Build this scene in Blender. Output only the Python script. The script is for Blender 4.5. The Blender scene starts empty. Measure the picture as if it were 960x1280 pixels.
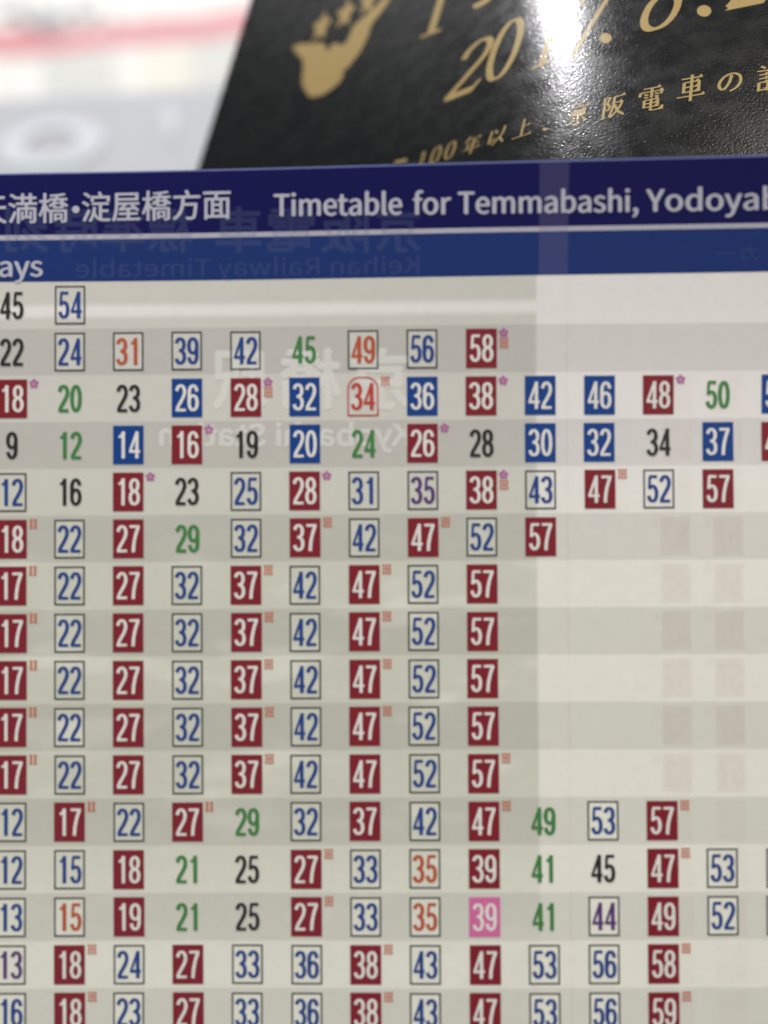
import bpy, math, random
from mathutils import Vector, Matrix, noise
from mathutils.geometry import delaunay_2d_cdt
random.seed(7)
SC = bpy.context.scene
COL = SC.collection
MM = 0.001
# ------------------------------------------------------------------ camera
CAM = Vector((0, 0, 1.25))
F, CX, CY = 1034.0, 480.0, 640.0
cd = bpy.data.cameras.new('camera'); cam = bpy.data.objects.new('camera', cd); COL.objects.link(cam)
cam.location = CAM; cam.rotation_euler = (math.radians(90), 0, 0)
cd.sensor_fit = 'HORIZONTAL'; cd.sensor_width = 36; cd.lens = 36 * F / 960
cd.clip_start = 0.005; cd.clip_end = 20
cd.dof.use_dof = True; cd.dof.focus_distance = 0.0835; cd.dof.aperture_fstop = cd.lens / 3.8
SC.camera = cam
# ------------------------------------------------------------------ world and lamps
SC.view_settings.view_transform = 'Standard'; SC.view_settings.look = 'None'
SC.view_settings.exposure = 0; SC.view_settings.gamma = 1
w = bpy.data.worlds.new("World"); SC.world = w; w.use_nodes = True
w.node_tree.nodes['Background'].inputs[0].default_value = (0.9, 0.95, 1.0, 1)
w.node_tree.nodes['Background'].inputs[1].default_value = 0.11


def lamp(name, loc, target, sx, sy, power, col):
    l = bpy.data.lights.new(name, 'AREA'); l.shape = 'RECTANGLE'; l.size = sx; l.size_y = sy
    l.energy = power; l.color = col
    o = bpy.data.objects.new(name, l); COL.objects.link(o); o.location = loc
    o.rotation_euler = (Vector(target) - Vector(loc)).to_track_quat('-Z', 'Y').to_euler()
    return o


def ray(px, py):            # direction in the world of a picture point, unit depth along +Y
    return Vector(((px - CX) / F, 1.0, -(py - CY) / F))


def at(px, py, z):          # world point at z millimetres depth
    return CAM + ray(px, py) * (z * MM)


def leaf_depth(px, py):     # the curled leaflet, mm
    ww = 55.0
    e = (668.0 - px) / ww
    s = ww * (math.log1p(math.exp(e)) if e < 30 else e)
    return 87 + 0.012 * (668 - px) + 0.075 * s + 0.030 * (100 - py) + 2.8e-5 * (py + 30) ** 2


def leaf(px, py, off=0.0):
    p = at(px, py, leaf_depth(px, py))
    if off:
        p = p + leaf_n(px, py) * (off * MM)
    return p


def leaf_n(px, py):
    a = at(px + 2, py, leaf_depth(px + 2, py)) - at(px - 2, py, leaf_depth(px - 2, py))
    b = at(px, py + 2, leaf_depth(px, py + 2)) - at(px, py - 2, leaf_depth(px, py - 2))
    n = a.cross(b).normalized()
    return n if n.y < 0 else -n


hot = leaf(694, -30); hn = leaf_n(694, -30); inc = ray(694, -30).normalized()
refl = inc - 2 * inc.dot(hn) * hn
lamp('ceiling_tube_lamp', hot + refl * 0.9, hot, 0.055, 0.10, 8.5, (1.0, 0.98, 1.0))
lamp('hall_lamp', CAM + Vector((0.75, -0.9, 0.75)), CAM + Vector((0, 0.08, 0)), 1.0, 0.8, 12.8, (1.0, 0.935, 0.83))
lamp('fill_lamp', CAM + Vector((-0.5, -1.0, -0.5)), CAM + Vector((0, 0.08, 0)), 0.7, 0.7, 2.0, (0.93, 0.98, 0.97))  # added fill from below left, no such lamp in the hall
lamp('background_fill_lamp', CAM + Vector((-0.35, 0.22, 0.75)), CAM + Vector((-0.2, 0.6, 0.25)), 0.5, 0.4, 1.1, (1.0, 0.99, 0.97))  # added lamp out of frame to brighten the wall, no window there


# ------------------------------------------------------------------ materials
def mat(name, col, rough=0.5, spec=0.35, grain=0.05, scale=2500, bump=0.0):
    m = bpy.data.materials.new(name); m.use_nodes = True; nt = m.node_tree; b = nt.nodes['Principled BSDF']
    b.inputs['Roughness'].default_value = rough; b.inputs['Specular IOR Level'].default_value = spec
    g = nt.nodes.new('ShaderNodeNewGeometry'); n = nt.nodes.new('ShaderNodeTexNoise')
    n.inputs['Scale'].default_value = scale; n.inputs['Detail'].default_value = 3
    nt.links.new(g.outputs['Position'], n.inputs['Vector'])
    r = nt.nodes.new('ShaderNodeMapRange'); r.inputs[1].default_value = .3; r.inputs[2].default_value = .7
    r.inputs[3].default_value = 1 - grain; r.inputs[4].default_value = 1 + grain
    nt.links.new(n.outputs['Fac'], r.inputs[0])
    h = nt.nodes.new('ShaderNodeVectorMath'); h.operation = 'SCALE'; h.inputs[0].default_value = col
    nt.links.new(r.outputs[0], h.inputs['Scale']); nt.links.new(h.outputs[0], b.inputs['Base Color'])
    if bump:
        bp = nt.nodes.new('ShaderNodeBump'); bp.inputs['Strength'].default_value = 1; bp.inputs['Distance'].default_value = bump
        nt.links.new(n.outputs['Fac'], bp.inputs['Height']); nt.links.new(bp.outputs[0], b.inputs['Normal'])
    return m


def tint(name, col):        # thin transparent ink: multiplies what it is printed on
    m = bpy.data.materials.new(name); m.use_nodes = True; nt = m.node_tree
    nt.nodes.remove(nt.nodes['Principled BSDF'])
    t = nt.nodes.new('ShaderNodeBsdfTransparent'); t.inputs[0].default_value = (*col, 1)
    nt.links.new(t.outputs[0], nt.nodes['Material Output'].inputs[0])
    return m


def veil(name, col, fac):   # thin print seen through the paper
    m = bpy.data.materials.new(name); m.use_nodes = True; nt = m.node_tree
    nt.nodes.remove(nt.nodes['Principled BSDF'])
    t = nt.nodes.new('ShaderNodeBsdfTransparent'); d = nt.nodes.new('ShaderNodeBsdfDiffuse'); d.inputs[0].default_value = (*col, 1)
    x = nt.nodes.new('ShaderNodeMixShader'); x.inputs[0].default_value = fac
    nt.links.new(t.outputs[0], x.inputs[1]); nt.links.new(d.outputs[0], x.inputs[2])
    nt.links.new(x.outputs[0], nt.nodes['Material Output'].inputs[0])
    return m


WAVE_SHEET = None
M_PAPER = mat('timetable_paper', (0.80, 0.80, 0.78), 0.55, 0.3, 0.02, 900)
M_FILL = M_PAPER
INK = {
    'k': mat('black_ink', (0.018, 0.018, 0.02), 0.5), 'g': mat('green_ink', (0.045, 0.21, 0.05), 0.5),
    'b': mat('blue_ink', (0.016, 0.055, 0.235), 0.5, .25), 'B': mat('deep_blue_ink', (0.004, 0.048, 0.235), 0.5, .25),
    'R': mat('maroon_ink', (0.21, 0.013, 0.024), 0.5, .25), 'o': mat('orange_ink', (0.46, 0.085, 0.03), 0.5),
    'r': mat('red_ink', (0.50, 0.05, 0.035), 0.5), 'p': mat('purple_ink', (0.09, 0.035, 0.16), 0.5),
    'P': mat('pink_ink', (0.62, 0.14, 0.34), 0.5), 'f': mat('frame_grey_ink', (0.05, 0.052, 0.05), 0.5),
    'w': mat('unprinted_white', (0.74, 0.72, 0.68), 0.55), 'm': mat('magenta_ink', (0.42, 0.10, 0.32), 0.5),
    'q': mat('mark_orange_ink', (0.55, 0.13, 0.07), 0.5),
    'H': mat('header_navy_ink', (0.006, 0.006, 0.080), 0.5, 0.1, 0.04),
    'S': mat('header_blue_ink', (0.013, 0.034, 0.158), 0.5, 0.1, 0.04),
    't': mat('header_lettering_white', (0.48, 0.48, 0.56), 0.5),
    'l': mat('divider_white', (0.44, 0.43, 0.50), 0.5),
    'e': mat('edge_highlight_ink', (0.16, 0.19, 0.45), 0.5),  # lighter blue for the painted edge highlight
}
M_BAND = tint('grey_row_tint', (0.918, 0.915, 0.918))
M_GHOSTW = veil('white_reverse_print', (0.9, 0.9, 0.86), 0.40)
M_GHOSTB = veil('pale_reverse_print', (0.18, 0.22, 0.42), 0.15)
M_GHOSTP = tint('reverse_tile_tint', (0.965, 0.95, 0.947))
M_GHOSTD = tint('reverse_digit_tint', (0.992, 0.985, 0.985))
M_GHOSTF = tint('faint_reverse_tint', (0.987, 0.983, 0.98))
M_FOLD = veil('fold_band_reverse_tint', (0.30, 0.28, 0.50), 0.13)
M_CREASE = tint('crease_line_tint', (0.985, 0.98, 0.975))


def paper_nodes():
    """reverse side of the cover panel (left of the fold) shows through as a grey green tint"""
    nt = M_PAPER.node_tree; N = nt.nodes; L = nt.links; b = N['Principled BSDF']
    src = b.inputs['Base Color'].links[0].from_socket
    at_ = N.new('ShaderNodeAttribute'); at_.attribute_name = 'sheet'   # x,y in millimetres on the sheet
    sp = N.new('ShaderNodeSeparateXYZ'); L.new(at_.outputs['Vector'], sp.inputs[0])

    def mr(sock, a, b_, c, d):
        r = N.new('ShaderNodeMapRange'); r.interpolation_type = 'SMOOTHSTEP'
        for i, v in zip((1, 2, 3, 4), (a, b_, c, d)): r.inputs[i].default_value = v
        L.new(sock, r.inputs[0]); return r.outputs[0]

    def mul(a, b_):
        x = N.new('ShaderNodeMath'); x.operation = 'MULTIPLY'
        for i, v in enumerate((a, b_)):
            if isinstance(v, float): x.inputs[i].default_value = v
            else: L.new(v, x.inputs[i])
        return x.outputs[0]
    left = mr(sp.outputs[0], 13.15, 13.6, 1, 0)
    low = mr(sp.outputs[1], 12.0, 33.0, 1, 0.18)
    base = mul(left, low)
    # white rule across the cover panel
    r1 = mr(sp.outputs[1], -31.1, -30.3, 0, 1); r2 = mr(sp.outputs[1], -30.0, -29.2, 1, 0)
    rule = mul(r1, r2)
    inv = N.new('ShaderNodeMath'); inv.operation = 'SUBTRACT'; inv.inputs[0].default_value = 1; L.new(rule, inv.inputs[1])
    base = mul(base, inv.outputs[0])
    # blotches of the cover picture
    mp = N.new('ShaderNodeMapping'); mp.inputs['Scale'].default_value = (0.075, 0.22, 1); mp.inputs['Rotation'].default_value = (0, 0, 0.12)
    L.new(at_.outputs['Vector'], mp.inputs[0])
    ns = N.new('ShaderNodeTexNoise'); ns.inputs['Scale'].default_value = 1.0; ns.inputs['Detail'].default_value = 2
    L.new(mp.outputs[0], ns.inputs['Vector'])
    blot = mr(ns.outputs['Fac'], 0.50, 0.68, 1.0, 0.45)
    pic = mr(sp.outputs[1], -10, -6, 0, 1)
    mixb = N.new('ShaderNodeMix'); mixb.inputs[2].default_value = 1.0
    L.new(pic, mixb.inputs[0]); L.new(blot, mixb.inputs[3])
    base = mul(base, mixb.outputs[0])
    # right panels: warm light painted slightly pink at the top, cream below
    tc = N.new('ShaderNodeMix'); tc.data_type = 'RGBA'; tc.blend_type = 'MULTIPLY'
    warm = N.new('ShaderNodeMix'); warm.data_type = 'RGBA'
    warm.inputs[6].default_value = (1.0, 0.965, 0.955, 1); warm.inputs[7].default_value = (0.99, 0.985, 0.90, 1)
    L.new(mr(sp.outputs[1], -22, 0, 0, 1), warm.inputs[0])
    tc.inputs[0].default_value = 1; L.new(src, tc.inputs[6]); L.new(warm.outputs[2], tc.inputs[7])
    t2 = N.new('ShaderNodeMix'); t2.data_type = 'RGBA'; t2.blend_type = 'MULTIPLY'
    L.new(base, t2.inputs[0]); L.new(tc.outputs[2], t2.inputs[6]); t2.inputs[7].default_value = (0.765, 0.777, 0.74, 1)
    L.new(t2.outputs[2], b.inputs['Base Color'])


paper_nodes()

# ------------------------------------------------------------------ object helpers
def mesh_obj(name, vs, fs, material, parent=None, origin=None):
    me = bpy.data.meshes.new(name)
    o0 = Vector(origin) if origin is not None else (parent.matrix_world_loc if False else (Vector(parent['_o']) if parent else Vector((0, 0, 0))))
    me.from_pydata([tuple(Vector(v) - o0) for v in vs], [], fs); me.update()
    o = bpy.data.objects.new(name, me); COL.objects.link(o)
    if material: me.materials.append(material)
    if parent: o.parent = parent
    else: o.location = o0
    o['_o'] = tuple(o0)
    return o


def thing(name, loc, label, cat):
    o = bpy.data.objects.new(name, None); COL.objects.link(o); o.location = loc; o.empty_display_size = .01
    o['_o'] = tuple(loc); o['label'] = label; o['category'] = cat
    return o


def union(polys):
    """merge overlapping flat polygons into one triangulated sheet"""
    vs, fs = [], []
    for p in polys:
        a = sum(p[i][0] * p[(i + 1) % len(p)][1] - p[(i + 1) % len(p)][0] * p[i][1] for i in range(len(p)))
        if abs(a) < 1e-9: continue
        if a < 0: p = p[::-1]
        fs.append(list(range(len(vs), len(vs) + len(p)))); vs += [Vector((q[0], q[1])) for q in p]
    r = delaunay_2d_cdt(vs, [], fs, 1, 1e-5)
    return [(v.x, v.y) for v in r[0]], [tuple(f) for f, o in zip(r[2], r[5]) if o]


def stroke(pts, wv, wh, closed=False):
    n = len(pts); L, Rr = [], []
    for i in range(n):
        a = pts[(i - 1) % n] if (closed or i > 0) else pts[i]
        b = pts[(i + 1) % n] if (closed or i < n - 1) else pts[i]
        tx, ty = b[0] - a[0], b[1] - a[1]; l = math.hypot(tx, ty) or 1; tx /= l; ty /= l
        ww = (wh + (wv - wh) * abs(ty)) / 2
        L.append((pts[i][0] - ty * ww, pts[i][1] + tx * ww)); Rr.append((pts[i][0] + ty * ww, pts[i][1] - tx * ww))
    return [[L[i], L[(i + 1) % n], Rr[(i + 1) % n], Rr[i]] for i in range(n if closed else n - 1)]


def arc(cx, cy, rx, ry, a0, a1, n=12, e=0.92):
    o = []
    for i in range(n + 1):
        a = math.radians(a0 + (a1 - a0) * i / n); c, s = math.cos(a), math.sin(a)
        o.append((cx + rx * math.copysign(abs(c) ** e, c), cy + ry * math.copysign(abs(s) ** e, s)))
    return o


def smooth(pts, k=6):
    o = []
    P = [pts[0]] + list(pts) + [pts[-1]]
    for i in range(1, len(P) - 2):
        for j in range(k):
            t = j / k; r = []
            for d in (0, 1):
                p0, p1, p2, p3 = P[i - 1][d], P[i][d], P[i + 1][d], P[i + 2][d]
                r.append(.5 * (2 * p1 + (p2 - p0) * t + (2 * p0 - 5 * p1 + 4 * p2 - p3) * t * t + (3 * p1 - p0 - 3 * p2 + p3) * t ** 3))
            o.append(tuple(r))
    return o + [pts[-1]]


# condensed grotesque digits, 13 wide x 33 high
DW, DH = 4.35, 3.75
def digit(d, kw=1.0):
    S = lambda p, c=False: stroke(p, DW * kw, DH * kw, c)
    if d == '0': return S(arc(6.5, 16.5, 4.6, 14.9, 0, 345, 23), True)
    if d == '1': return S([(7.9, 0), (7.9, 33)]) + stroke(smooth([(2.6, 26.4), (5.6, 27.4), (7.6, 31.8)]), 3.2, 3.0)
    if d == '2': return S(arc(6.5, 23.8, 4.5, 7.7, 172, -12, 12) + [(9.6, 17.6), (7.0, 12.4), (4.2, 7.4), (2.7, 3.6), (2.4, 1.5)]) + S([(0.7, 1.55), (12.4, 1.55)])
    if d == '3': return S(arc(6.2, 24.3, 4.4, 7.1, 168, -78, 12)) + S(arc(6.3, 9.1, 4.7, 7.55, 82, -168, 13)) + S([(4.6, 17.1), (7.6, 17.1)])
    if d == '4': return S([(9.3, 0), (9.3, 33)]) + stroke([(9.0, 31.6), (1.5, 9)], 2.9, 3) + S([(0.2, 8.5), (13, 8.5)])
    if d == '5': return S([(2.7, 31.4), (11.9, 31.4)]) + stroke([(3.6, 31.5), (2.7, 16.2)], 3.0, 3) + S(arc(6.5, 10.8, 4.6, 9.2, 140, -166, 14))
    if d == '6': return S(arc(6.5, 22.2, 4.5, 9.2, 12, 180, 10) + [(2.0, 16)]) + S([(2.0, 22.5), (2.0, 10)]) + S(arc(6.5, 10.4, 4.6, 8.8, 0, 345, 20), True)
    if d == '9': return [[(13 - x, 33 - y) for x, y in q] for q in digit('6', kw)]
    if d == '7': return S([(0.8, 31.4), (12.4, 31.4)]) + S(smooth([(11.0, 31), (8.0, 21.5), (5.9, 10.5), (5.2, 0)]))
    if d == '8': return S(arc(6.5, 24.5, 4.1, 6.9, 0, 345, 20), True) + S(arc(6.5, 9.3, 4.6, 7.7, 0, 345, 20), True)


_num = {}
def number(s, kw=1.0):
    """flat sheet of one or two digits centred on 0,0 in sheet millimetres, y down"""
    key = (s, kw)
    if key not in _num:
        polys, adv = [], 14.4
        x0 = -(adv * len(s)) / 2 + 0.7
        k = 0.0742
        for i, c in enumerate(s):
            for q in digit(c, kw): polys.append([((x0 + i * adv + x) * k * 1.09, -(y - 16.5) * k * 1.03) for x, y in q])
        _num[key] = union(polys)
    return _num[key]


try:
    import os
    FONT = bpy.data.fonts.load(os.path.join(bpy.utils.system_resource('DATAFILES', path='fonts'), 'Noto Sans CJK Regular.woff2'))
except Exception:
    FONT = None        # Blender's built-in face does as well
_txt = {}
def text(s, offset=0.0):
    """built-in font as a flat mesh, unit size, y up"""
    if (s, offset) in _txt: return _txt[(s, offset)]
    c = bpy.data.curves.new('lettering', 'FONT'); c.body = s; c.offset = offset; c.resolution_u = 4
    if FONT: c.font = FONT
    o = bpy.data.objects.new('lettering', c); COL.objects.link(o)
    me = bpy.data.meshes.new_from_object(o.evaluated_get(bpy.context.evaluated_depsgraph_get()))
    vs = [(v.co.x, v.co.y) for v in me.vertices]; fs = [tuple(p.vertices) for p in me.polygons]
    bpy.data.objects.remove(o); bpy.data.curves.remove(c); bpy.data.meshes.remove(me)
    _txt[(s, offset)] = (vs, fs)
    return vs, fs


# ------------------------------------------------------------------ the timetable sheet
PW = (-0.01572, 0.00679, -0.00513); PT = Vector((0.92362, 11.14142, 77.02649)); VP = 4.3874
BA, BB = -0.0346, -0.0053
ROT = Matrix.Rotation(Vector(PW).length, 3, Vector(PW).normalized())


def sheet(x, y, layer=0.0):
    """x right, y down in millimetres on the sheet -> world; the top of the sheet curls forward"""
    t = max(0.0, -3.5 * VP - y) / VP
    z = t * t * (BA + BB * x / 5.5)
    wv = 0.10 * math.sin(x * 0.11 + 0.6) * math.cos(y * 0.09)      # slight waviness of thin paper
    c = ROT @ Vector((x, y, z + wv - layer * 0.013)) + PT
    return CAM + Vector((c.x, c.z, -c.y)) * MM


def gx(c): return (c - 6.5) * 5.5
def gy(r): return (r - 8) * VP


def pix(px, py):
    """sheet millimetres under a measured point of the photograph"""
    x, y = (px - 480) * .0745, (py - 640) * .0745 - 10
    for _ in range(25):
        q = sheet(x, y) - CAM
        x += (px - (CX + F * q.x / q.y)) * .0744; y += (py - (CY - F * q.z / q.y)) * .0744
    return x, y


root = thing('railway_timetable', sheet(0, 44), 'white timetable sheet with navy header and rows of coloured numbers, below the black leaflet', 'timetable')


def sheet_obj(name, vs, fs, m, layer, parent=root, attr=False):
    o = mesh_obj(name, [sheet(x, y, layer) for x, y in vs], fs, m, parent)
    if o.data.polygons and o.data.polygons[0].normal.y > 0: o.data.flip_normals()
    if attr:
        a = o.data.attributes.new('sheet', 'FLOAT_VECTOR', 'POINT')
        for i, (x, y) in enumerate(vs): a.data[i].vector = (x, y, 0)
    return o


def grid(x0, x1, yt, yb, step=1.5):
    """strip between two curves yt(x), yb(x)"""
    f = lambda g: g if callable(g) else (lambda x: g)
    yt, yb = f(yt), f(yb)
    nx = max(1, int((x1 - x0) / step)); ny = max(1, int(abs(yb(0) - yt(0)) / step))
    vs = [(x0 + (x1 - x0) * i / nx, yt(x0 + (x1 - x0) * i / nx) * (1 - j / ny) + yb(x0 + (x1 - x0) * i / nx) * j / ny) for j in range(ny + 1) for i in range(nx + 1)]
    fs = [(j * (nx + 1) + i, j * (nx + 1) + i + 1, (j + 1) * (nx + 1) + i + 1, (j + 1) * (nx + 1) + i) for j in range(ny) for i in range(nx)]
    return vs, fs


def curve3(*pts):           # straight or bent rule through measured points
    q = [pix(*p) for p in pts]
    def g(x):
        (x0, y0), (x1, y1), (x2, y2) = q
        return y0 * (x - x1) * (x - x2) / ((x0 - x1) * (x0 - x2)) + y1 * (x - x0) * (x - x2) / ((x1 - x0) * (x1 - x2)) + y2 * (x - x0) * (x - x1) / ((x2 - x0) * (x2 - x1))
    return g


XL, XR, YB = -46.0, 44.0, 47.0
top = curve3((0, 217), (480, 206), (960, 193.5))
# the paper itself: a thin closed sheet
vs, fs = grid(XL, XR, top, YB, 1.5)
nv = len(vs)
front = [sheet(x, y, 0) for x, y in vs]; back = [sheet(x, y, -8) for x, y in vs]
nx = max(1, int((XR - XL) / 1.5)); ny = nv // (nx + 1) - 1
rim = []
idx = [i for i in range(nx + 1)] + [j * (nx + 1) + nx for j in range(1, ny + 1)] + [ny * (nx + 1) + i for i in range(nx - 1, -1, -1)] + [j * (nx + 1) for j in range(ny - 1, 0, -1)]
for a, b in zip(idx, idx[1:] + idx[:1]): rim.append((a, b, b + nv, a + nv))
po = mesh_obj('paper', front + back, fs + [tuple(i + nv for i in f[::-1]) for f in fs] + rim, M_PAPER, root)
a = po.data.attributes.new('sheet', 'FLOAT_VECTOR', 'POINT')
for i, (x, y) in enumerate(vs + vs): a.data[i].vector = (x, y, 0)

sep_t = curve3((0, 294.2), (480, 287), (960, 278.6)); sep_b = curve3((0, 300.6), (480, 293), (960, 284.6))
hb = curve3((0, 352.5), (480, 347), (960, 339.5))
e1 = lambda x: top(x) + 0.14
sheet_obj('top_edge_highlight', *grid(XL, XR, top, e1, 1.2), INK['e'], 1)  # highlight on the paper's edge, painted as a thin strip
sheet_obj('header_band', *grid(XL, XR, e1, sep_t, 1.2), INK['H'], 1)
sheet_obj('divider_line', *grid(XL, XR, sep_t, sep_b, 1.2), INK['l'], 1)
sheet_obj('subheader_band', *grid(XL, XR, sep_b, hb, 1.2), INK['S'], 1)
for r in range(2, 19, 2):
    sheet_obj('row_band', *grid(XL, XR, gy(r - .5), gy(r + .5), 1.5), M_BAND, 1)


CAP = max(q[1] for q in text('H')[0])


def line_text(name, s, p0, p1, h, m, layer, mirror=False, offset=0.0, lift=0.0, parent=root, cap=0.733, bold=0):
    """set a line of writing from measured point p0 to p1 (baseline), h = capital height in px"""
    v, f = text(s, offset)
    xa, xb = min(q[0] for q in v), max(q[0] for q in v)
    out = []
    for X, Y in v:
        t = (X - xa) / (xb - xa)
        if mirror: t = 1 - t
        x = p0[0] + (p1[0] - p0[0]) * t; y = p0[1] + (p1[1] - p0[1]) * t - Y / CAP * h - lift
        out.append((x, y))
    if not bold: return sheet_obj(name, [pix_fast(*q) for q in out], f, m, layer, parent)
    vv, ff = [], []
    for i, (dx, dy) in enumerate(((-bold, 0), (0, -bold * .5), (bold, 0), (0, bold * .5))):
        n0 = len(vv); vv += [sheet(*pix_fast(x + dx, y + dy), layer + i * .3) for x, y in out]; ff += [tuple(k + n0 for k in q) for q in f]
    return mesh_obj(name, vv, ff, m, parent)


_c = {}
def pix_fast(px, py):       # bilinear use of the measured grid keeps the script quick
    gx_, gy_ = 40.0, 30.0
    i, j = math.floor(px / gx_), math.floor(py / gy_)
    P = []
    for a_, b_ in ((i, j), (i + 1, j), (i, j + 1), (i + 1, j + 1)):
        if (a_, b_) not in _c: _c[(a_, b_)] = pix(a_ * gx_, b_ * gy_)
        P.append(_c[(a_, b_)])
    u, v = px / gx_ - i, py / gy_ - j
    return tuple(P[0][k] * (1 - u) * (1 - v) + P[1][k] * u * (1 - v) + P[2][k] * (1 - u) * v + P[3][k] * u * v for k in (0, 1))


# lettering of the header
line_text('header_title', '天満橋・淀屋橋方面'.replace('・', '·') if False else '天満橋', (-27, 277), (85, 275), 29.5, INK['t'], 3, bold=.6)
line_text('header_title', '淀屋橋方面', (103, 274.5), (288, 270.5), 29.5, INK['t'], 3, bold=.6)
vs_ = [(95 + 4.6 * math.cos(t * math.tau / 14), 262 - 4.6 * math.sin(t * math.tau / 14)) for t in range(14)]
sheet_obj('header_dot', [pix_fast(*p) for p in vs_], [tuple(range(14))], INK['t'], 3)
for s, a_, b_ in (('Timetable', (343, 270.2), (502, 268.2)), ('for', (517, 268.2), (563, 267.6)), ('Temmabashi,', (573, 267.4), (797, 264.6)), ('Yodoyabashi', (808, 264.4), (1052, 260.5))):
    line_text('header_title', s, a_, b_, 27.0, INK['t'], 3, bold=.9)
line_text('subheader_title', 'Weekdays', (-118, 347.2), (53, 345.4), 25, INK['t'], 3, bold=.8)


# what shows through from the folded back side (mirrored, paler)
def ghost(s, xr, xl, base, h, m, off=0.0, slope=-0.012, soft=()):
    for lay, d, mm_ in soft:
        v, f = text(s, 0)
        xa, xb = min(q[0] for q in v), max(q[0] for q in v)
        P = [(xr + (xl - xr) * (X - xa) / (xb - xa), base + slope * 0 - Y / CAP * h) for X, Y in v]
        polys = []
        for dx, dy in [(d * math.cos(k * math.tau / 6), d * math.sin(k * math.tau / 6)) for k in range(6)] + [(0, 0)]:
            for q in f:
                polys.append([(P[i][0] + dx, P[i][1] + dy) for i in q])
        uv, uf = union(polys)
        sheet_obj('reverse_print', [pix_fast(*q) for q in uv], uf, mm_, lay)
    if soft: return
    return line_text('reverse_print', s, (xl, base - slope * 0), (xr, base + slope * (xr - xl)), h, m, 2, mirror=True, offset=off)


G1 = veil('white_reverse_print_soft', (0.94, 0.94, 0.90), 0.27); G2 = veil('white_reverse_print_core', (0.94, 0.94, 0.90), 0.42)
SOFT = ((2, 3.2, G1), (2.3, 2.2, G1), (2.6, 1.2, G2)); SOFT2 = ((2, 1.8, G1), (2.4, .8, G2))
SOFTB = ((2, 1.8, veil('pale_reverse_soft', (0.18, 0.22, 0.42), 0.07)), (2.4, .8, veil('pale_reverse_core', (0.18, 0.22, 0.42), 0.08)))
for ch, xl, xr in (('京', 471, 524), ('阪', 402, 460), ('電', 334, 392), ('車', 270, 326), ('標', 186, 240), ('準', 128, 180), ('時', 70, 120), ('刻', 8, 60)):
    ghost(ch, xr, xl, 310, 44, M_GHOSTB, 0, -0.012, SOFTB)
ghost('Keihan Railway Timetable', 524, 95, 347, 21, M_GHOSTB, 0)
ghost('カー', 948, 895, 325, 16, M_GHOSTB, 0)
for ch, xl, xr in (('駅', 268, 332), ('橋', 352, 424), ('京', 440, 512)):
    ghost(ch, xr, xl, 504, 58, M_GHOSTW, 0, 0, SOFT)
ghost('Kyobashi Station', 512, 200, 557, 26, M_GHOSTW, 0, 0, SOFT2)
# pale band of the fold across the header, hairline crease beside it
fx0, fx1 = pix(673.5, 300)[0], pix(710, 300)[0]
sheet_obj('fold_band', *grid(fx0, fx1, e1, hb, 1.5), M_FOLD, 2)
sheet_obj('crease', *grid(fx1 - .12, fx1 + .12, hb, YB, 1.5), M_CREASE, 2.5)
# tiles of the panel behind
for r in range(3, 17):
    for cx_, nm in ((862, '75'), (934, '75')):
        x, y = pix(cx_, 0)[0], gy(r)
        m = M_GHOSTP if 5 < r < 12 else M_GHOSTF
        if r < 6 and cx_ < 900: x = pix(866, 0)[0]
        g = sheet_obj('reverse_print', [(x - 1.35, y - 1.8), (x + 1.35, y - 1.8), (x + 1.35, y + 1.8), (x - 1.35, y + 1.8)], [(0, 1, 2, 3)], m, 2)
        if 5 < r < 12:
            v, f = number('57' if cx_ > 900 else '52')
            sheet_obj('reverse_digits', [(x - X, y + Y) for X, Y in v], f, veil('reverse_digit_%d' % r, (0.8, 0.76, 0.7), 0.22) if False else M_GHOSTW2 if 'M_GHOSTW2' in globals() else M_GHOSTD, 2.4, g)
            sheet_obj('reverse_mark', [(x - 2.2, y - 1.7), (x - 1.55, y - 1.7), (x - 1.55, y - .85), (x - 2.2, y - .85)], [(0, 1, 2, 3)], M_GHOSTF, 2, g)

# minute numbers: style letters  k g o r p b = plain ink; upper box: [x] = framed; B R P = solid tile
ROWS = [
    "45k 54b#",
    "22k 24b# 31o# 39b# 42b# 45g 49o# 56b# 58Rfj",
    "18Rf 20g 23k 26B 28Rfj 32B 34r@j 36B 38Rf 42B 46B 48Rf 50g 54B",
    "9k 12g 14B 16Rf 19k 20B 24g 26Rf 28k 30B 32B 34k 37B 40R",
    "12b# 16k 18Rf 23k 25b# 28Rf 31b# 35p# 38Rfj 43b# 47Rj 52b# 57R",
    "18Ri 22b# 27R 29g 32b# 37Rj 42b# 47Rj 52b# 57R",
    "17Ri 22b# 27R 32b# 37Rj 42b# 47Rj 52b# 57R",
    "17Ri 22b# 27R 32b# 37Rj 42b# 47Rj 52b# 57R",
    "17Ri 22b# 27R 32b# 37Rj 42b# 47Rj 52b# 57R",
    "17Ri 22b# 27R 32b# 37Rj 42b# 47Rj 52b# 57R",
    "17Ri 22b# 27R 32b# 37Rj 42b# 47R 52b# 57Rj",
    "12b# 17Ri 22b# 27Ri 29g 32b# 37R 42b# 47Rj 49g 53b# 57Rj",
    "12b# 15b# 18R 21g 25k 27Rj 33b# 35o# 39R 41g 45k 47Rj 53b# 58r#",
    "13b# 15o# 19R 21g 25k 27Rj 33b# 35o# 39P 41g 44p# 49R 52b# 57b#",
    "13p# 18Rj 24b# 27R 33b# 36b# 38Rj 43b# 47R 53b# 56b# 58Rj",
    "16b# 18Rj 23b# 27R 33b# 36b# 38Rj 43b# 47R 53b# 56b# 59Rj",
]
CN = {'k': 'black', 'g': 'green', 'b': 'blue', 'o': 'orange', 'r': 'red', 'p': 'purple', 'B': 'white on blue', 'R': 'white on maroon', 'P': 'white on pink'}
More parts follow.
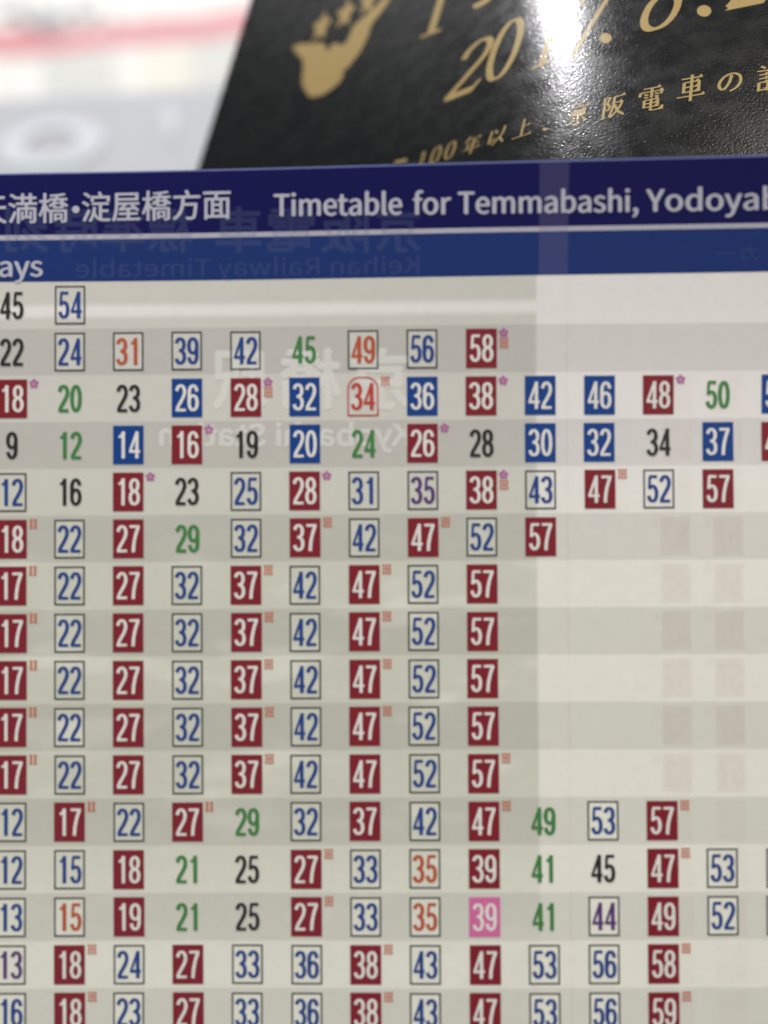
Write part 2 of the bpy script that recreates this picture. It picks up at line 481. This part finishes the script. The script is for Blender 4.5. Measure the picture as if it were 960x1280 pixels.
HW, HH = 1.43, 1.81


def rounded(hw, hh, rt):     # outline with round shoulders
    o = [(-hw, hh), (hw, hh)]
    for i in range(9):
        a_ = math.radians(i * 90 / 8); o.append((hw - rt + rt * math.cos(a_), -hh + rt - rt * math.sin(a_)))
    for i in range(9):
        a_ = math.radians(90 + i * 90 / 8); o.append((-hw + rt + rt * math.cos(a_), -hh + rt - rt * math.sin(a_)))
    return o


def ring(outer, inner):
    n = len(outer)
    return outer + inner, [(i, (i + 1) % n, (i + 1) % n + n, i + n) for i in range(n)]


def jmark(x, y, bars):       # tiny orange day mark: upright bars with serifs
    pitch, bw = (.40, .19) if bars == 2 else (.29, .12)
    polys = []
    for i in range(bars):
        xx = x + pitch * i + .06
        polys.append([(xx, y), (xx + bw, y), (xx + bw, y + .88), (xx, y + .88)])
        for yy in (y, y + .78): polys.append([(xx - .06, yy), (xx + bw + .06, yy), (xx + bw + .06, yy + .10), (xx - .06, yy + .10)])
    if bars == 3: polys.append([(x + .06, y + .40), (x + .7, y + .40), (x + .7, y + .47), (x + .06, y + .47)])
    return union(polys)


def flower(x, y):
    polys = []
    for k in range(5):
        a_ = math.radians(90 + 72 * k); cx_, cy_ = x + .29 * math.cos(a_), y - .29 * math.sin(a_)
        polys.append([(cx_ + .165 * math.cos(t * math.tau / 8), cy_ + .165 * math.sin(t * math.tau / 8)) for t in range(8)])
    polys.append([(x + .07 * math.cos(t * math.tau / 6), y + .07 * math.sin(t * math.tau / 6)) for t in range(6)])
    return union(polys)


for ri, row in enumerate(ROWS, 1):
    for ci, cell in enumerate(row.split()):
        s = ''.join(c for c in cell if c.isdigit()); st = cell[len(s):]
        k = st[0]
        x, y = gx(ci) + random.uniform(-.03, .03), gy(ri) + random.uniform(-.02, .02)
        if ci == 0: x += 0.02
        v, f = number(s, 0.86 if k in 'BRP' else 1.0)
        dv = [(x + X, y + Y) for X, Y in v]
        if k in 'BRP':
            o = sheet_obj('number_tile', *grid(x - HW, x + HW, y - HH, y + HH, .9), INK[k], 3)
            sheet_obj('digits', dv, f, INK['w'], 4, o)
        elif '#' in st or '@' in st:
            if '@' in st:
                ov, of = ring(rounded(HW + .02, HH + .02, 1.1), rounded(HW - .12, HH - .12, 1.0))
                fm = INK['r']
            else:
                q = lambda h, g: [(x_ * h, y_ * g) for x_, y_ in ((-1, -1), (1, -1), (1, 1), (-1, 1))]
                ov, of = ring(q(HW, HH), q(HW - .155, HH - .155)); fm = INK['f']
            o = sheet_obj('number_box', [(x + a_, y + b_) for a_, b_ in ov], of, fm, 3)
            fill = rounded(HW - .12, HH - .12, 1.0) if '@' in st else q(HW - .125, HH - .125)
            fo = [(x + a_, y + b_) for a_, b_ in fill]
            if '@' in st: sheet_obj('box_fill', fo, [tuple(range(len(fo)))], M_PAPER, 1.6, o, attr=True)
            else: sheet_obj('box_fill', *grid(x - HW + .14, x + HW - .14, y - HH + .14, y + HH - .14, .85), M_PAPER, 1.6, o, attr=True)
            sheet_obj('digits', dv, f, INK[k], 4, o)
        else:
            o = sheet_obj('number', dv, f, INK[k], 4)
        o['label'] = '%s minute number %s%s' % (CN[k], s, ' in a thin dark frame' if '#' in st else '')
        mx, my = x + HW + .26, y - HH - .10
        if 'f' in st:
            v2, f2 = flower(mx + .38, my + .50); sheet_obj('flower_mark', v2, f2, INK['m'], 3, o); my += .95
        if 'j' in st or 'i' in st:
            v2, f2 = jmark(mx, my + .05, 2 if 'i' in st else 3); sheet_obj('day_mark', v2, f2, INK['q'], 3, o)

# ------------------------------------------------------------------ the black leaflet
def leaf_mat(name, col, rough, spec, coat=0.0):
    m = bpy.data.materials.new(name); m.use_nodes = True; nt = m.node_tree; N = nt.nodes; L = nt.links; b = N['Principled BSDF']
    g = N.new('ShaderNodeNewGeometry')
    mp = N.new('ShaderNodeMapping'); mp.inputs['Scale'].default_value = (1, 1, 1.25); mp.inputs['Rotation'].default_value = (0, 0.5, 0)
    L.new(g.outputs['Position'], mp.inputs[0])
    n1 = N.new('ShaderNodeTexNoise'); n1.inputs['Scale'].default_value = 3400; n1.inputs['Detail'].default_value = 1.2; n1.inputs['Roughness'].default_value = .5
    n1.inputs['Distortion'].default_value = .5
    n2 = N.new('ShaderNodeTexNoise'); n2.inputs['Scale'].default_value = 450; n2.inputs['Detail'].default_value = 3
    L.new(mp.outputs[0], n1.inputs['Vector']); L.new(mp.outputs[0], n2.inputs['Vector'])
    ad = N.new('ShaderNodeMath'); ad.operation = 'MULTIPLY_ADD'; ad.inputs[1].default_value = 0.25
    L.new(n2.outputs['Fac'], ad.inputs[0]); L.new(n1.outputs['Fac'], ad.inputs[2])
    bp = N.new('ShaderNodeBump'); bp.inputs['Strength'].default_value = 1; bp.inputs['Distance'].default_value = 0.000026
    L.new(ad.outputs[0], bp.inputs['Height']); L.new(bp.outputs[0], b.inputs['Normal'])
    r = N.new('ShaderNodeMapRange'); r.inputs[1].default_value = .35; r.inputs[2].default_value = .65; r.inputs[3].default_value = rough - .03; r.inputs[4].default_value = rough + .06
    L.new(n2.outputs['Fac'], r.inputs[0]); L.new(r.outputs[0], b.inputs['Roughness'])
    b.inputs['Coat Weight'].default_value = coat; b.inputs['Coat Roughness'].default_value = 0.10; L.new(bp.outputs[0], b.inputs['Coat Normal'])
    b.inputs['Base Color'].default_value = (*col, 1); b.inputs['Specular IOR Level'].default_value = spec
    return m


M_BLACK = leaf_mat('black_gloss_card', (0.005, 0.0055, 0.0055), 0.25, 0.6, 0.3)
M_GOLD = leaf_mat('gold_ink', (0.37, 0.265, 0.10), 0.36, 0.4, 0.4)
M_EDGE = mat('card_edge_white', (0.6, 0.6, 0.58), 0.7)
lr = thing('leaflet', leaf(640, 250), 'glossy black leaflet with gold date lettering and emblem, curling up behind the timetable', 'leaflet')
X0 = lambda y: 247 + (210 - y) * 66 / 210.0
NX, NY = 90, 30
lv = []
for j in range(NY + 1):
    y = -160 + j * (262 + 160) / NY
    for i in range(NX + 1):
        t = i / NX
        lv.append((X0(y) + (1110 - X0(y)) * t, y))
lf = [(j * (NX + 1) + i, j * (NX + 1) + i + 1, (j + 1) * (NX + 1) + i + 1, (j + 1) * (NX + 1) + i) for j in range(NY) for i in range(NX)]
n = len(lv)
F3 = [leaf(x, y) for x, y in lv]; B3 = [leaf(x, y, -0.22) for x, y in lv]
idx = [i for i in range(NX + 1)] + [j * (NX + 1) + NX for j in range(1, NY + 1)] + [NY * (NX + 1) + i for i in range(NX - 1, -1, -1)] + [j * (NX + 1) for j in range(NY - 1, 0, -1)]
card = mesh_obj('card', F3 + B3, lf + [tuple(i + n for i in f[::-1]) for f in lf] + [(a_, b_, b_ + n, a_ + n) for a_, b_ in zip(idx, idx[1:] + idx[:1])], M_BLACK, lr)
card.data.materials.append(M_EDGE)
for p in card.data.polygons:
    if p.index >= 2 * len(lf): p.material_index = 1
    else: p.use_smooth = True


def leaf_obj(name, polys, label=None):
    v, f = union(polys)
    for _ in range(3 if max(q[0] for q in v) - min(q[0] for q in v) > 32 else 2):
        mid, g = {}, []
        def md(a, b):
            k = (min(a, b), max(a, b))
            if k not in mid: mid[k] = len(v); v.append(((v[a][0] + v[b][0]) / 2, (v[a][1] + v[b][1]) / 2))
            return mid[k]
        for a, b, c in f:
            if max(math.dist(v[a], v[b]), math.dist(v[b], v[c]), math.dist(v[a], v[c])) < 5: g.append((a, b, c)); continue
            x, y, z_ = md(a, b), md(b, c), md(c, a); g += [(a, x, z_), (x, b, y), (z_, y, c), (x, y, z_)]
        f = g
    o = mesh_obj(name, [leaf(x, y, 0.035) for x, y in v], f, M_GOLD, lr)
    if o.data.polygons and o.data.polygons[0].normal.y > 0: o.data.flip_normals()
    for p in o.data.polygons: p.use_smooth = True
    if label: o['label'] = label
    return o


def placed(polys, O, R, U, w=60.0, h=100.0):
    return [[(O[0] + R[0] * x / w + U[0] * y / h, O[1] + R[1] * x / w + U[1] * y / h) for x, y in q] for q in polys]


def serif(d):
    S = lambda p, a_=11, b_=4, c=False: stroke(p, a_, b_, c)
    if d == '0': return S(arc(30, 50, 23, 47, 0, 350, 30, .95), 13, 3, True)
    if d == '2': return S(smooth([(8, 70), (12, 84), (26, 95), (42, 92), (49, 78), (44, 60), (26, 34), (4, 3)]), 11, 5) + \
        [[(1, 0), (49, 0), (60, 20), (54, 20), (47, 11), (14, 11)]]
    if d == '1': return S([(30, 2), (30, 99)], 13, 12) + [[(12, 0), (48, 0), (48, 3.5), (12, 3.5)], [(23, 3), (37, 3), (35, 10), (25, 10)], [(10, 88), (34, 99), (34, 94), (12, 84)]]
    if d == '7': return [[(6, 99), (62, 99), (58, 88), (12, 88), (8, 78), (3, 78)]] + S([(56, 92), (20, 0)], 9, 8)
    if d == '8': return S(arc(30, 74, 19, 23, 0, 350, 26, .95), 11, 4, True) + S(arc(30, 26, 24, 24, 0, 350, 26, .95), 12, 4, True)


def dot(cx_, cy_, rx, ry): return [[(cx_ + rx * math.cos(t * math.tau / 18), cy_ + ry * math.sin(t * math.tau / 18)) for t in range(18)]]


for d, O, R, U in (('2', (553, 129), (44, -17), (30, -74)), ('0', (599, 109), (40, -16), (25, -78)), ('1', (655, 91), (42, -15), (26, -80)),
                   ('7', (699, 77), (46, -15), (27, -84)), ('8', (794, 45), (50, -14), (28, -92)), ('2', (905, 14), (60, -12), (30, -98)), ('1', (516, 52), (44, -17), (28, -92))):
    leaf_obj('gold_digit', placed(serif(d), O, R, U))
leaf_obj('gold_dot', dot(757, 48, 7.5, 6.5)); leaf_obj('gold_dot', dot(880, 14, 9.0, 7.2))
leaf_obj('gold_letter', stroke(smooth([(592, 9), (603, 4), (612, -3), (617, -12)]), 7, 5))

KJ = {
    '京': [[(50, 4), (50, 16)], [(8, 20), (92, 20)], [(26, 34), (74, 34)], [(26, 34), (26, 58)], [(74, 34), (74, 58)], [(26, 54), (74, 54)], [(50, 54), (50, 94), (40, 90)], [(32, 64), (14, 86)], [(66, 64), (86, 84)]],
    '阪': [[(12, 8), (12, 98)], [(12, 10), (34, 10)], [(34, 10), (24, 34), (34, 48), (28, 62), (18, 60)], [(46, 12), (92, 10)], [(50, 12), (48, 50), (36, 94)], [(50, 36), (84, 36)], [(84, 36), (70, 66), (40, 96)], [(54, 44), (68, 72), (96, 94)]],
    '電': [[(18, 7), (82, 7)], [(8, 21), (92, 21)], [(8, 21), (5, 36)], [(92, 21), (84, 34)], [(50, 7), (50, 44)], [(22, 30), (38, 33)], [(22, 40), (38, 43)], [(62, 30), (78, 33)], [(62, 40), (78, 43)], [(24, 52), (76, 52)], [(24, 52), (24, 82)], [(76, 52), (76, 82)], [(24, 66), (76, 66)], [(24, 80), (76, 80)], [(50, 48), (50, 94)], [(50, 94), (92, 94)], [(92, 96), (94, 80)]],
    '車': [[(14, 14), (86, 14)], [(50, 2), (50, 99)], [(24, 28), (76, 28)], [(24, 28), (24, 66)], [(76, 28), (76, 66)], [(24, 46), (76, 46)], [(24, 64), (76, 64)], [(2, 80), (98, 80)]],
    'の': [[(54, 16), (50, 46), (32, 80), (16, 72), (12, 50), (28, 22), (58, 10), (84, 24), (90, 52), (78, 78), (54, 92)]],
    '記': [[(14, 5), (30, 13)], [(2, 22), (48, 22)], [(10, 36), (40, 36)], [(10, 50), (40, 50)], [(10, 64), (40, 64)], [(10, 64), (10, 96)], [(40, 64), (40, 96)], [(10, 92), (40, 92)], [(56, 14), (90, 14)], [(90, 14), (90, 50)], [(58, 46), (90, 46)], [(56, 46), (56, 90)], [(56, 92), (94, 92)], [(95, 93), (97, 74)]],
    '年': [[(30, 2), (10, 34)], [(24, 18), (90, 18)], [(28, 44), (84, 44)], [(28, 44), (28, 70)], [(2, 70), (98, 70)], [(56, 18), (56, 99)]],
    '以': [[(18, 14), (18, 80)], [(16, 82), (44, 62)], [(36, 16), (48, 36)], [(80, 6), (76, 50), (38, 96)], [(66, 60), (94, 94)]],
    '上': [[(48, 4), (48, 90)], [(48, 42), (82, 42)], [(4, 91), (96, 91)]],
}


def mincho(ch):
    polys = []
    for st in KJ[ch]:
        p = [(x, 100 - y) for x, y in st]
        if len(p) > 2: p = smooth(p, 5)
        polys += stroke(p, 11 if ch != 'の' else 12, 4.6 if ch != 'の' else 5.5)
        a_, b_ = p[0], p[-1]
        if abs(a_[1] - b_[1]) < 4 and b_[0] - a_[0] > 24 and len(p) == 2:      # triangular stroke end
            polys.append([(b_[0] - 15, b_[1] + 1), (b_[0] - 5, b_[1] + 10), (b_[0] + 3, b_[1] + 1)])
    return polys


for ch, c, R, U in (('年', (590, 181), (23, -8), (8, -24)), ('以', (621, 170), (25, -9), (8, -24)), ('上', (654, 160), (26, -9), (6, -25)), ('京', (723, 143), (30, -8), (4, -30)),
                    ('阪', (767, 133), (31, -7), (4, -30)), ('電', (814, 124), (33, -6), (3, -32)), ('車', (864, 110), (36, -6), (3, -34)), ('の', (912, 103), (34, -5), (3, -27)), ('記', (964, 97), (38, -5), (2, -34))):
    O = (c[0] - R[0] / 2 - U[0] / 2, c[1] - R[1] / 2 - U[1] / 2)
    leaf_obj('gold_character', placed(mincho(ch), O, R, U, 100.0, 100.0))
for d, c in (('1', (528, 200)), ('0', (545, 194)), ('0', (563, 188))):
    R, U = (13, -5), (7, -23)
    leaf_obj('gold_digit', placed(serif(d), (c[0] - R[0] / 2 - U[0] / 2, c[1] - R[1] / 2 - U[1] / 2), R, U))
leaf_obj('gold_letter', stroke([(494, 204), (509, 200)], 4, 4))
leaf_obj('gold_letter', dot(681, 162, 3.0, 2.0))
# emblem: a swept gold crest with a row of small stars
z = lambda x, y: (340 + x * 180 / 960.0, y * 180 / 960.0)
em = smooth([z(*p) for p in ((135, 318), (180, 296), (260, 290), (345, 290), (362, 325), (380, 345), (392, 312), (420, 288), (458, 302), (490, 290), (520, 235), (545, 175), (600, 125), (690, 45), (745, -15), (800, -60),
                             (810, -50), (760, 40), (700, 120), (665, 165), (640, 240), (600, 325), (550, 395), (505, 450), (472, 478), (476, 500), (450, 548), (400, 592), (340, 630), (262, 648), (228, 612), (204, 560), (205, 490), (212, 420), (190, 380))], 3)
def ear(poly):
    from mathutils.geometry import tessellate_polygon
    return [[poly[i] for i in t] for t in tessellate_polygon([[Vector((x, y, 0)) for x, y in poly]])]
leaf_obj('gold_emblem', ear(em), 'gold swept crest shape with pointed wing')


def star(cx_, cy_, r, tilt):
    pts = []
    for k in range(10):
        a_ = math.radians(tilt + 36 * k); rr = r if k % 2 == 0 else r * .47
        u, v = rr * math.cos(a_), rr * math.sin(a_)
        pts.append((cx_ + u * .72 + v * .38, cy_ - v * 1.22 - u * .12))
    return pts
for s in (((332, 178), 92, 96), ((492, 92), 92, 96), ((645, 8), 88, 96)):
    c = z(*s[0]); leaf_obj('gold_star', ear(star(c[0], c[1], s[1] * 180 / 960, s[2])))

# ------------------------------------------------------------------ background seen past the leaflet
M_SIGN = mat('grey_sign_face', (0.55, 0.575, 0.61), 0.5, .3, .03, 60)
M_SIGNW = mat('white_lettering', (0.72, 0.76, 0.81), 0.5)
M_WALL = mat('white_wall', (0.86, 0.86, 0.83), 0.6, .3, .02, 30)
M_RED = mat('red_stripe_paint', (0.70, 0.30, 0.33), 0.5)
M_GREY = mat('grey_smudge', (0.36, 0.40, 0.41), 0.6, .2, .15, 40)  # flat grey blobs standing in for blurred far silhouettes


def slab(name, pts, zf, zb, m, parent=None):
    k = len(pts)
    a_ = [at(x, y, zf(x, y) if callable(zf) else zf) for x, y in pts]
    b_ = [p + Vector((0, (zb) * MM, 0)) for p in a_]
    return mesh_obj(name, a_ + b_, [tuple(range(k)), tuple(range(2 * k - 1, k - 1, -1))] + [(i, (i + 1) % k, (i + 1) % k + k, i + k) for i in range(k)], m, parent, None if parent else a_[0])


sign = thing('grey_sign', at(200, 700, 250), 'blurred grey panel with pale round lettering below the white wall, left of the leaflet', 'sign')
slab('panel', [(-420, 152), (820, 74), (820, 760), (-420, 760)], 250, 4, M_SIGN, sign)


def flatring(cx_, cy_, rx, ry, wx, wy, zf, name, m, parent):
    N_ = 40; v = []
    for q in ((rx, ry), (rx - wx, ry - wy)):
        v += [(cx_ + q[0] * math.cos(t * math.tau / N_) - 0.15 * q[1] * math.sin(t * math.tau / N_), cy_ + q[1] * math.sin(t * math.tau / N_) - .08 * q[0] * math.cos(t * math.tau / N_)) for t in range(N_)]
    return mesh_obj(name, [at(x, y, zf) for x, y in v], [(i, (i + 1) % N_, (i + 1) % N_ + N_, i + N_) for i in range(N_)], m, parent)


flatring(64, 180, 66, 32, 32, 14, 249.4, 'letter', M_SIGNW, sign)
mesh_obj('letter', [at(x, y, 249.4) for x, y in ((203, 136), (222, 134), (219, 172), (210, 174))], [(0, 1, 2, 3)], M_SIGNW, sign)

wall = slab('wall', [(-900, -500), (1500, -500), (1500, 900), (-900, 900)], 600, 20, M_WALL)
wall['kind'] = 'structure'
sy = lambda x: 52 - x * 0.073 + 4 * math.sin(x / 70)
xs = [-600 + 50 * i for i in range(35)]
N_ = len(xs)
mesh_obj('red_stripe', [at(x, sy(x) - 14 - 3 * math.sin(x / 23), 599) for x in xs] + [at(x, sy(x) + 15 + 3 * math.sin(x / 37 + 1), 599) for x in xs], [(i, i + 1, i + 1 + N_, i + N_) for i in range(N_ - 1)], M_RED, wall)
random.seed(3)
M_CREAM = mat('cream_wall_panel', (0.80, 0.79, 0.71), 0.6); M_CREAM2 = mat('cream_grey_wall_panel', (0.68, 0.69, 0.66), 0.6)
for x0_, x1_, m in ((-420, -200, M_CREAM), (-190, 20, M_WALL), (52, 142, M_CREAM2), (146, 160, M_WALL), (174, 240, M_CREAM), (244, 330, M_CREAM2), (336, 620, M_CREAM)):
    mesh_obj('wall_panel', [at(x0_, sy(x0_) + 20, 597), at(x1_, sy(x1_) + 20, 597), at(x1_, 230, 597), at(x0_, 230, 597), at(x0_, sy(x0_) + 20, 600), at(x1_, sy(x1_) + 20, 600), at(x1_, 230, 600), at(x0_, 230, 600)],
             [(0, 1, 2, 3), (0, 4, 5, 1), (1, 5, 6, 2), (2, 6, 7, 3), (3, 7, 4, 0)], m, wall)
for cx_, cy_, rx, ry in ((35, 28, 10, 6), (62, 28, 22, 12), (20, 16, 14, 6), (95, 10, 10, 5), (120, 14, 8, 5), (48, 8, 7, 5), (78, 22, 7, 6), (105, 24, 12, 6), (8, 18, 12, 4), (142, 26, 8, 5), (228, 32, 10, 4), (180, 34, 9, 3), (76, 104, 14, 5), (72, 118, 12, 4), (-60, 20, 20, 8), (-130, 30, 16, 8), (260, 26, 8, 3)):
    v = [(cx_ + rx * random.uniform(.6, 1.2) * math.cos(t * math.tau / 12), cy_ + ry * random.uniform(.6, 1.3) * math.sin(t * math.tau / 12)) for t in range(12)]
    mesh_obj('grey_mark', [at(x, y, 598.5) for x, y in v], [tuple(range(12))], M_GREY, wall)

for o in bpy.data.objects:
    if '_o' in o: del o['_o']
SC.cycles.transparent_max_bounces = 16
SC.cycles.use_denoising = True
